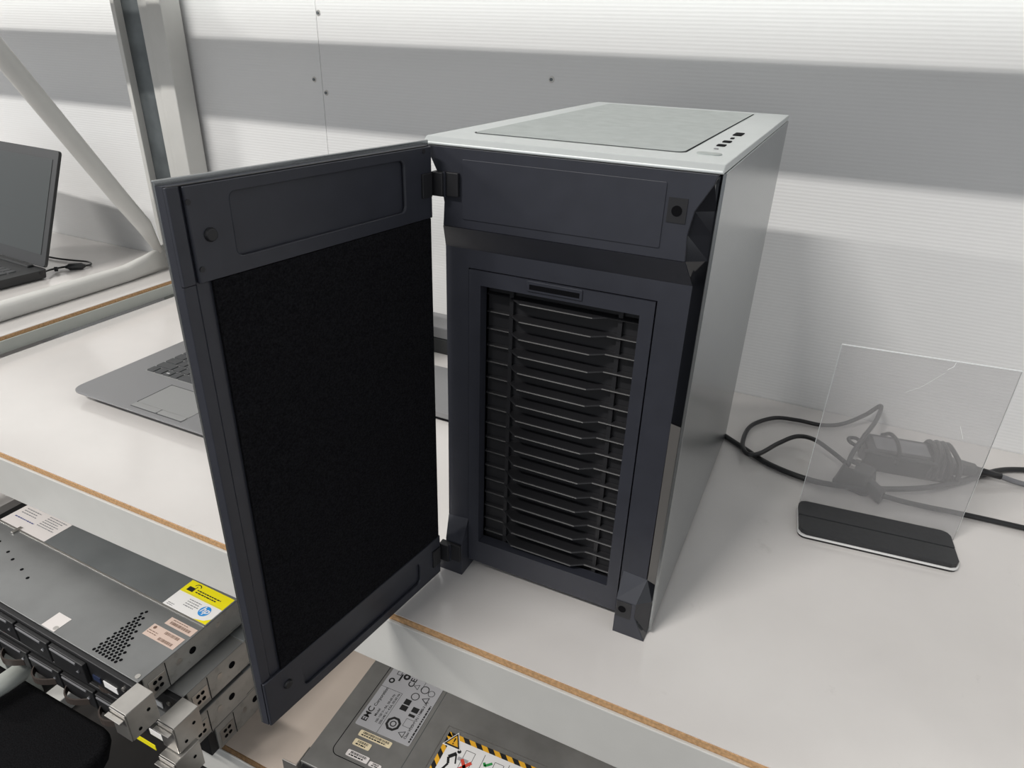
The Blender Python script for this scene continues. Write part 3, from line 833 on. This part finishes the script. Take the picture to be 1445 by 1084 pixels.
def server(label, fr, z0, rz, full):
    """fr: front right bottom corner on plan; local x runs left to right, y to the back"""
    c, s_ = math.cos(rz), math.sin(rz)
    loc = (fr[0] - SWD * c, fr[1] - SWD * s_, z0)
    t = thing('rack_server', label, 'server', loc, rz, 'rack servers in the stack under the bench')
    MB().box(0.0, SWD, 0.012, SDP, 0.0, U1 - 0.0022).build('chassis', 'server_side', t, 0.0008)
    MB().box(0.002, SWD - 0.002, 0.0, 0.0118, 0.001, U1 - 0.003).build('front_panel', 'server_black', t, 0.001)
    MB().box(0.0, SWD + 0.0003, 0.006, 0.100, U1 - 0.0021, U1 - 0.0006).build('front_lid', 'server_lid', t, 0.0005)
    MB().box(0.0, SWD + 0.0006, 0.1012, SDP, U1 - 0.0021, U1).build('rear_lid', 'server_lid2', t, 0.0005)
    # side details on the right-hand wall
    X = SWD + 0.0001
    for (y, z, r, m_) in ((0.078, 0.024, 0.0048, 'void'), (0.058, 0.024, 0.0042, 'bright_steel'), (0.118, 0.030, 0.0035, 'bright_steel'), (0.30, 0.024, 0.004, 'void')):
        MB().cyl((X - 0.0004, y, z), (1, 0, 0), r, 0.0009, 14).build('side_stud', m_, t)
    MB().box(X, X + 0.0005, 0.0405, 0.0413, 0.001, U1 - 0.004).build('side_seam', 'void', t)
    MB().box(X, X + 0.0008, 0.016, 0.039, 0.008, 0.030).build('handle_plate', 'bright_steel', t, 0.0004)
    for (y, z) in ((0.024, 0.024), (0.031, 0.024), (0.024, 0.014), (0.031, 0.014)):
        MB().cyl((X + 0.0008, y, z), (1, 0, 0), 0.0028, 0.0003, 10).build('handle_hole', 'void', t)
    MB().box(X, X + 0.0006, 0.100, 0.46, 0.002, 0.0035).build('side_rib', 'server_side', t)
    # front: drive carriers with latches
    x = 0.012
    for k in range(5):
        cw = 0.064
        cr = MB().box(x, x + cw, -0.006, -0.0002, 0.004, U1 - 0.008).build('drive_carrier', 'server_black', t, 0.001)
        MB().box(x + 0.004, x + cw - 0.012, -0.0075, -0.0062, U1 - 0.012, U1 - 0.0095).build('carrier_lip', 'ink_grey', cr)
        if full > 1:                        # thin bowed latch handle
            A_ = [(x + 0.004 + 0.046 * q / 10, -0.0064 - 0.012 * math.sin(math.pi * (q / 10) ** 0.8)) for q in range(11)]
            B_ = [(p[0], p[1] + 0.0022) for p in A_]
            MB().prism(A_ + B_[::-1], 0.006, 0.016, 'z').build('latch', 'server_red' if (k == 1 and full == 2) else 'server_brown', cr)
        MB().prism([(x + 0.050, 0.020), (x + 0.055, 0.020), (x + 0.055, 0.025)], -0.0078, -0.0062, 'y').build('indicator', 'paper_silver' if k % 2 else 'ink_grey', cr)
        x += cw + 0.004
    MB().box(0.355, 0.368, -0.0016, -0.0002, 0.012, 0.020).build('port_block', 'server_blue', t)
    MB().box(0.374, 0.398, -0.0012, -0.0002, 0.010, 0.020).build('pull_tab', 'label_white', t)
    MB().cyl((0.413, -0.0002, 0.028), (0, -1, 0), 0.003, 0.002, 10).build('power_button', 'bright_steel', t)
    if full < 4: ear(t, 0.0)
    return t

s1 = server('topmost rack server of the stack, steel lid with yellow and white sticker', (-0.5215, -0.2045), -0.1735, math.radians(-1.5), 1)
s2 = server('second rack server from the top of the stack, pushed further back', (-0.4975, -0.1735), -0.2190, math.radians(-1.2), 2)
s3 = server('third rack server down the stack, with a yellow tag on its front', (-0.4945, -0.1850), -0.2645, math.radians(-0.6), 3)
s4 = server('bottom rack server of the stack resting on the lower shelf', (-0.4960, -0.1500), SH, math.radians(0), 4)
MB().box(0.395, 0.430, -0.0312, -0.0305, 0.004, 0.013).xform(lambda p: p + Vector((-0.035, 0.020, 0))).build('yellow_tag', 'yellow', s3)

# lid details of the topmost server (local frame: x 0..SWD, y from the front)
ZL = U1 - 0.0006
Zf, Zr = U1 - 0.00055, U1 + 0.00005
seam = MB().box(0.0, SWD, 0.0996, 0.1018, U1 - 0.0018, U1 + 0.0006).build('lid_flange', 'bright_steel', s1)
MB().box(0.045, 0.050, 0.092, 0.106, U1 - 0.0004, U1 + 0.0022).build('lid_tab', 'bright_steel', s1, 0.0005)
vent = MB()
hexr = 0.0023
for row in range(16):
    y = 0.0135 + row * 0.0046
    nn = max(1, int(round(8 - row * 0.47)))
    for k in range(nn):
        x = 0.3455 + k * 0.0056 + (0.0028 if row % 2 else 0)
        vent.add([(x + hexr * math.cos(a), y + hexr * math.sin(a), Zf + 0.0001) for a in [math.pi / 3 * i for i in range(6)]], [tuple(range(6))])
vent.build('vent_holes', 'void', s1)['kind'] = 'stuff'
hl = MB()
for (x, y) in ((0.050, 0.073), (0.083, 0.066), (0.104, 0.060), (0.135, 0.054), (0.158, 0.048), (0.112, 0.018), (0.135, 0.011)):
    hl.cyl((x, y, Zf), (0, 0, 1), 0.0024, 0.0002, 10)
hl.build('lid_holes', 'void', s1)['kind'] = 'stuff'
for (x, y) in ((0.345 - 0.07, 0.012), (0.425, 0.012)):
    MB().cyl((x, y, Zf), (0, 0, 1), 0.0032, 0.0006, 12).build('lid_rivet', 'bright_steel', s1)
# yellow and white sticker on the rear lid
yl = label_on(s1, 'service_sticker', [(0.3535, 0.1022), (0.4310, 0.1022), (0.4310, 0.1500), (0.3535, 0.1500)], Zr, 'label_white', 'white service sticker with yellow band and blue round logo')
z1 = Zr + 0.00035
marks(yl, 'yellow_band', 'yellow', z1, bars=[(0.3535, 0.4310, 0.1290, 0.1500)], polys=[[(0.4090, 0.1022), (0.4310, 0.1022), (0.4310, 0.1120), (0.4240, 0.1060)]])
marks(yl, 'printed_lines', 'ink_grey', z1 + 0.0001, bars=textlines(0.3790, 0.4020, 0.1230, 0.0035, 4, 0.0012) + textlines(0.3580, 0.3700, 0.1070, 0.0025, 2, 0.001) + [(0.360, 0.428, 0.1302, 0.1305)])
marks(yl, 'padlock', 'ink', z1 + 0.0001, bars=[(0.3600, 0.3710, 0.1335, 0.1405), (0.3700, 0.3712, 0.1400, 0.1440)] + textlines(0.3750, 0.4180, 0.1385, 0.0036, 2, 0.0018),
      rings=[], polys=[[(0.3655 + 0.0065*0 + 0.0055*math.cos(a) + 0.0055, 0.1435 + 0.0045*math.sin(a)) for a in [math.pi*i/8 for i in range(9)]] +
                       [(0.3655 + 0.0042*math.cos(a) + 0.0055, 0.1435 + 0.0032*math.sin(a)) for a in [math.pi*(8-i)/8 for i in range(9)]]])
marks(yl, 'round_logo', 'logo_blue', z1 + 0.0001, polys=[[(0.4125 + 0.0082*math.cos(a), 0.1175 + 0.0082*math.sin(a)) for a in [2*math.pi*i/28 for i in range(28)]]])
vs_, fs_ = text_mesh('hp', 0.0135, 0.0, 0.0)
lg = MB().add([(0.4058 + p[0] + 0.28 * p[1], 0.1148 + p[1], z1 + 0.00025) for p in vs_], fs_)
me = bpy.data.meshes.new('logo_letters'); me.from_pydata(lg.v, [], lg.f); me.materials.append(M['label_white'])
o = bpy.data.objects.new('logo_letters', me); COL.objects.link(o); o.parent = yl
# white service sheet at the far end of the rear lid
ws_ = label_on(s1, 'service_sheet', [(0.0010, 0.1025), (0.1060, 0.1025), (0.1060, 0.1900), (0.0010, 0.1900)], Zr, 'paper', 'white printed service sheet')
marks(ws_, 'printed_lines', 'ink_grey', z1, bars=textlines(0.010, 0.045, 0.1370, 0.0045, 3, 0.0016) + textlines(0.060, 0.100, 0.1400, 0.0040, 6, 0.0016) + textlines(0.012, 0.050, 0.1500, 0.005, 2, 0.002))
marks(ws_, 'heading', 'ink_blue', z1, bars=textlines(0.010, 0.062, 0.1180, 0.005, 1, 0.0020))
# pink stickers and the pale sticker on the front lid
for (x0, x1, y0, y1, kind) in ((0.3740, 0.4280, 0.0565, 0.0745, 0), (0.3840, 0.4300, 0.0805, 0.0920, 1)):
    pk = label_on(s1, 'serial_sticker', [(x0, y0), (x1, y0), (x1, y1), (x0, y1)], Zf, 'paper_pink', 'pale pink serial number sticker')
    if kind == 0:
        marks(pk, 'barcode', 'ink_brown', Zf + 0.0004, bars=barcode(x0 + 0.024, x1 - 0.006, y1 - 0.006, y1 - 0.002, 20) + barcode(x0 + 0.024, x1 - 0.006, y0 + 0.002, y0 + 0.006, 20) + textlines(x0 + 0.002, x0 + 0.020, y1 - 0.010, 0.003, 2, 0.001))
        marks(pk, 'round_logo', 'ink_brown', Zf + 0.0004, polys=[[(x0 + 0.006 + 0.0024*math.cos(a), y1 - 0.004 + 0.0024*math.sin(a)) for a in [2*math.pi*i/12 for i in range(12)]]])
    else:
        marks(pk, 'barcode', 'ink_brown', Zf + 0.0004, bars=barcode(x0 + 0.006, x1 - 0.006, y0 + 0.0025, y0 + 0.0065, 20) + textlines(x0 + 0.006, x1 - 0.006, y1 - 0.003, 0.003, 1, 0.001))
label_on(s1, 'blank_sticker', [(0.2540, 0.0050 + 0.002), (0.2785, 0.0070), (0.2785, 0.0300), (0.2540, 0.0300)], Zf, 'paper', 'small white square sticker')

# ================================================================== STORAGE UNIT on the lower shelf (right)
ez = SH + 0.045
em = thing('storage_unit', 'grey steel rack storage unit with silver rating label and striped warning label', 'server', (-0.3690, -0.1240, SH), math.radians(2.4))
MB().box(0.0, 0.446, 0.0, 0.62, 0.0, 0.0435).build('chassis', 'storage_lid', em, 0.0008)
MB().box(0.004, 0.442, -0.0025, -0.0002, 0.002, 0.041).build('front_panel', 'server_black', em)
e = MB(); e.box(-0.022, -0.0003, -0.0075, -0.006, 0.002, 0.043); e.box(-0.0018, -0.0003, -0.0059, 0.02, 0.002, 0.043)
e.build('rack_ear', 'bright_steel', em, 0.0005)
e = MB(); e.box(0.4463, 0.466, -0.0075, -0.006, 0.002, 0.043); e.box(0.4463, 0.4478, -0.0059, 0.02, 0.002, 0.043)
e.build('rack_ear', 'bright_steel', em, 0.0005)
zl = 0.0437
gl_ = [(0.0265, 0.62), (0.0265, 0.034)] + [(0.0265 + 0.010 - 0.010*math.cos(a), 0.034 - 0.010*math.sin(a)) for a in [math.pi/2*i/6 for i in range(1, 7)]] + [(0.30, 0.024)]
gm = MB()
for (a, b) in zip(gl_[:-1], gl_[1:]):
    dx, dy = b[0]-a[0], b[1]-a[1]; L = math.hypot(dx, dy); nx, ny = -dy/L*0.0005, dx/L*0.0005
    gm.quad((a[0]-nx, a[1]-ny, zl), (b[0]-nx, b[1]-ny, zl), (b[0]+nx, b[1]+ny, zl), (a[0]+nx, a[1]+ny, zl))
gm.build('lid_groove', 'void', em)
MB().box(0.118, 0.1186, 0.024, 0.62, 0.0434, 0.0438).build('lid_seam', 'steel_dark', em)
lb = label_on(em, 'rating_label', rrect(0.0315, 0.1125, 0.0705, 0.2040, 0.002, 3), zl, 'paper_silver', 'silver rating label with small symbols')
ze = zl + 0.0004
Q = math.pi / 2
marks(lb, 'lettering', 'ink', ze, texts=[('EMC', 0.0115, 0.0430, 0.0780, Q), ('Corporation', 0.0062, 0.0430, 0.1030, Q), ('Model: SM100', 0.0048, 0.0520, 0.0870, Q) if False else ('Model', 0.0048, 0.0510, 0.0900, Q),
      ('100-120 V~ 9A, 50-60 Hz', 0.0045, 0.0570, 0.0820, Q), ('200-240 V~ 4.5A, 50-60 Hz', 0.0045, 0.0625, 0.0820, Q),
      ('Class VCCI-1 (A) / NMB-3 (A)', 0.0048, 0.1035, 0.0770, Q), ('CE', 0.0120, 0.0720, 0.1480, Q)],
      bars=[(0.0645, 0.0650, 0.0705, 0.1340), (0.0315, 0.0650, 0.1340, 0.1345), (0.0480, 0.0505, 0.1500, 0.1620), (0.0850, 0.0856, 0.1500, 0.1800),
            (0.0730, 0.0830, 0.1120, 0.1200), (0.0735, 0.0825, 0.1215, 0.1300), (0.0890, 0.0980, 0.1080, 0.1120), (0.0890, 0.0985, 0.1150, 0.1230)] +
           textlines(0.0750, 0.1400, 0.1085, 0.0, 1, 0.0022, True) + textlines(0.165, 0.2030, 0.1120, 0.0032, 22, 0.0014, True),
      rings=[(0.0775, 0.0900, 0.0105, 0.0070, 8), (0.0775, 0.0900, 0.0045, 0.0030, 12), (0.0565, 0.1605, 0.0052, 0.0020, 12), (0.0400, 0.1470, 0.0045, 0.0022, 10), (0.0830, 0.1375, 0.0060, 0.0048, 14),
             (0.0900, 0.1520, 0.0062, 0.0050, 14), (0.1010, 0.1500, 0.0050, 0.0042, 12), (0.0775, 0.1520, 0.0052, 0.0038, 3), (0.0990, 0.1380, 0.0065, 0.0045, 3), (0.0955, 0.0820, 0.0060, 0.0042, 3), (0.0440, 0.1620, 0.0048, 0.0036, 4)],
      polys=[[(0.0895, 0.0925), (0.0900, 0.0925), (0.0900, 0.1045), (0.0895, 0.1045)], [(0.1010, 0.0925), (0.1015, 0.0925), (0.1015, 0.1045), (0.1010, 0.1045)],
             [(0.0895, 0.0925), (0.1015, 0.0925), (0.1015, 0.0930), (0.0895, 0.0930)], [(0.0895, 0.1040), (0.1015, 0.1040), (0.1015, 0.1045), (0.0895, 0.1045)]])
for (x0, x1, y0, y1, m_) in ((0.0445, 0.0915, 0.0580, 0.0665, 'paper_cream'), (0.0450, 0.0695, 0.0445, 0.0535, 'paper_cream'), (0.0455, 0.0770, 0.0290, 0.0375, 'paper'), (0.0790, 0.0960, 0.0285, 0.0345, 'paper')):
    sk = label_on(em, 'serial_sticker', rrect(x0, x1, y0, y1, 0.0015, 3), zl, m_)
    hh = y1 - y0
    marks(sk, 'barcode', 'ink', ze, bars=barcode(x0 + 0.005, x1 - 0.004, y0 + hh*0.50, y0 + hh*0.86, 20) + textlines(x0 + 0.004, x1 - 0.003, y0 + hh*0.18, 0.002, 1, hh*0.2))
# striped warning label
wx0, wx1, wy0, wy1 = 0.1500, 0.2760, 0.0350, 0.1105
wl = label_on(em, 'warning_label', rrect(wx0, wx1, wy0, wy1, 0.002, 3), zl, 'label_white', 'lifting warning label with amber and black striped border')
bd = 0.0065
def stripes(mat_, par):
    polys = []
    st_ = 0.0085
    n_ = int((wx1 - wx0) / st_) + 2
    for i in range(n_):
        if i % 2 != par: continue
        a = wx0 + i * st_
        for (yy0, yy1) in ((wy1 - bd, wy1), (wy0, wy0 + bd)):
            p = [(a, yy0), (a + st_, yy0), (a + st_ - 0.006, yy1), (a - 0.006, yy1)]
            polys.append([(min(max(x, wx0), wx1), y) for x, y in p])
    n_ = int((wy1 - wy0) / st_) + 1
    for i in range(n_):
        if i % 2 != par: continue
        a = wy0 + i * st_
        for (xx0, xx1) in ((wx0, wx0 + bd), (wx1 - bd, wx1)):
            p = [(xx0, a), (xx1, a - 0.006), (xx1, a - 0.006 + st_), (xx0, a + st_)]
            polys.append([(x, min(max(y, wy0), wy1)) for x, y in p])
    return polys
marks(wl, 'amber_stripes', 'amber', ze, polys=stripes('amber', 0))
marks(wl, 'black_stripes', 'ink', ze, polys=stripes('ink', 1))
def tri(cx, cy, s):
    return [(cx, cy + s), (cx - s * 0.92, cy - s * 0.62), (cx + s * 0.92, cy - s * 0.62)]
tx, ty = 0.1618, 0.1000
marks(wl, 'triangle_ground', 'label_white', ze + 0.0002, polys=[tri(tx, ty, 0.0138)])
marks(wl, 'triangle_border', 'ink', ze + 0.0004, polys=[tri(tx, ty, 0.0118)])
marks(wl, 'triangle_fill', 'amber', ze + 0.0006, polys=[tri(tx, ty, 0.0086)])
marks(wl, 'exclamation_mark', 'ink', ze + 0.0008, polys=[[(tx - 0.0011, ty + 0.0045), (tx + 0.0011, ty + 0.0045), (tx + 0.0006, ty - 0.0012), (tx - 0.0006, ty - 0.0012)]], bars=[(tx - 0.0009, tx + 0.0009, ty - 0.0042, ty - 0.0024)])
def seg(a, b, wd):
    dx, dy = b[0]-a[0], b[1]-a[1]; L = math.hypot(dx, dy); nx, ny = -dy/L*wd, dx/L*wd
    return [(a[0]-nx, a[1]-ny), (b[0]-nx, b[1]-ny), (b[0]+nx, b[1]+ny), (a[0]+nx, a[1]+ny)]
fx_, fy_ = 0.1640, 0.0600
marks(wl, 'bending_figure', 'ink', ze, polys=[seg((fx_, fy_), (fx_ + 0.004, fy_ + 0.011), 0.0014), seg((fx_ + 0.004, fy_ + 0.011), (fx_ + 0.0005, fy_ + 0.019), 0.0016), seg((fx_ + 0.0005, fy_ + 0.019), (fx_ + 0.008, fy_ + 0.027), 0.0024),
      seg((fx_ + 0.008, fy_ + 0.026), (fx_ + 0.0125, fy_ + 0.014), 0.0010), seg((fx_ - 0.004, fy_ - 0.001), (fx_ + 0.001, fy_), 0.0012), [(fx_ + 0.010 + 0.0026*math.cos(a), fy_ + 0.0305 + 0.0026*math.sin(a)) for a in [2*math.pi*i/12 for i in range(12)]],
      seg((0.1815, 0.0520), (0.1815, 0.0960), 0.0003), seg((0.1940, 0.0520), (0.1940, 0.0960), 0.0003), seg((0.1815, 0.0960), (0.1940, 0.0960), 0.0003), seg((0.2060, 0.0420), (0.2060, 0.1000), 0.0003), seg((0.2390, 0.0420), (0.2390, 0.1000), 0.0003),
      seg((0.2210, 0.0520), (0.2210, 0.0960), 0.0003), seg((0.2330, 0.0520), (0.2330, 0.0960), 0.0003), seg((0.2210, 0.0960), (0.2330, 0.0960), 0.0003)])
marks(wl, 'grey_units', 'paper_silver', ze + 0.0001, bars=[(0.1760, 0.1900, 0.0800, 0.0845), (0.1770, 0.1900, 0.0620, 0.0665), (0.2080, 0.2190, 0.0740, 0.0785)])
marks(wl, 'red_crosses', 'ink_red', ze + 0.0002, polys=[seg((0.1815, 0.0670), (0.1945, 0.0830), 0.0021), seg((0.1815, 0.0830), (0.1945, 0.0670), 0.0021), seg((0.2440, 0.0720), (0.2560, 0.0860), 0.0020), seg((0.2440, 0.0860), (0.2560, 0.0720), 0.0020), [(0.2180, 0.0735), (0.2245, 0.0765), (0.2180, 0.0795)]])
marks(wl, 'green_tick', 'ink_green', ze + 0.0002, polys=[seg((0.2085, 0.0900), (0.2115, 0.0860), 0.0016), seg((0.2108, 0.0862), (0.2185, 0.0930), 0.0016)])
wf = MB()
for (a, b) in (((wx0 - 0.005, wy0 - 0.01), (wx0 - 0.005, wy1 + 0.007)), ((wx0 - 0.005, wy1 + 0.007), (wx1 + 0.004, wy1 + 0.007)), ((wx1 + 0.006, wy1 + 0.005), (wx1 + 0.006, wy0 - 0.01))):
    wf.add([(x, y, zl + 0.0001) for x, y in seg(a, b, 0.0004)], [(0, 1, 2, 3)])
wf.build('label_recess', 'bright_steel', em)

# ================================================================== BLACK CHAIR below the stack, bottom left
chr_ = thing('chair', 'black fabric chair with grey tubular arm below the stacked servers', 'chair', (-0.885, -0.415, TF))
Zs = 0.385
MB().loft([(x, y, Zs) for x, y in rrect(-0.24, 0.24, -0.23, 0.23, 0.035)], [(x, y, Zs + 0.045) for x, y in rrect(-0.25, 0.25, -0.24, 0.24, 0.035)]).build('seat_cushion', 'fabric', chr_, 0.012, True)
MB().cyl((0, 0, 0.06), (0, 0, 1), 0.025, Zs - 0.06, 16).build('gas_column', 'black_metal', chr_)
for k in range(5):
    a = 2 * math.pi * k / 5 + 0.3
    MB().tube([(0, 0, 0.075), (0.14 * math.cos(a), 0.14 * math.sin(a), 0.06), (0.27 * math.cos(a), 0.27 * math.sin(a), 0.045)], [0.022, 0.018, 0.014], 10).build('leg', 'black_metal', chr_)
    MB().cyl((0.27 * math.cos(a) - 0.01 * math.sin(a), 0.27 * math.sin(a) + 0.01 * math.cos(a), 0.023), (math.sin(a), -math.cos(a), 0), 0.023, 0.02, 14).build('caster', 'rubber', chr_)
arm0 = Vector((-0.885, -0.415, TF))
MB().tube([p - arm0 for p in (onz(-40, 990, -0.290), onz(5, 965, -0.290), onz(28, 949, -0.292), onz(46, 932, -0.298))], [0.014, 0.014, 0.014, 0.008], 12).build('arm_tube', 'frame2', chr_, smooth=True)

bpy.context.view_layer.update()
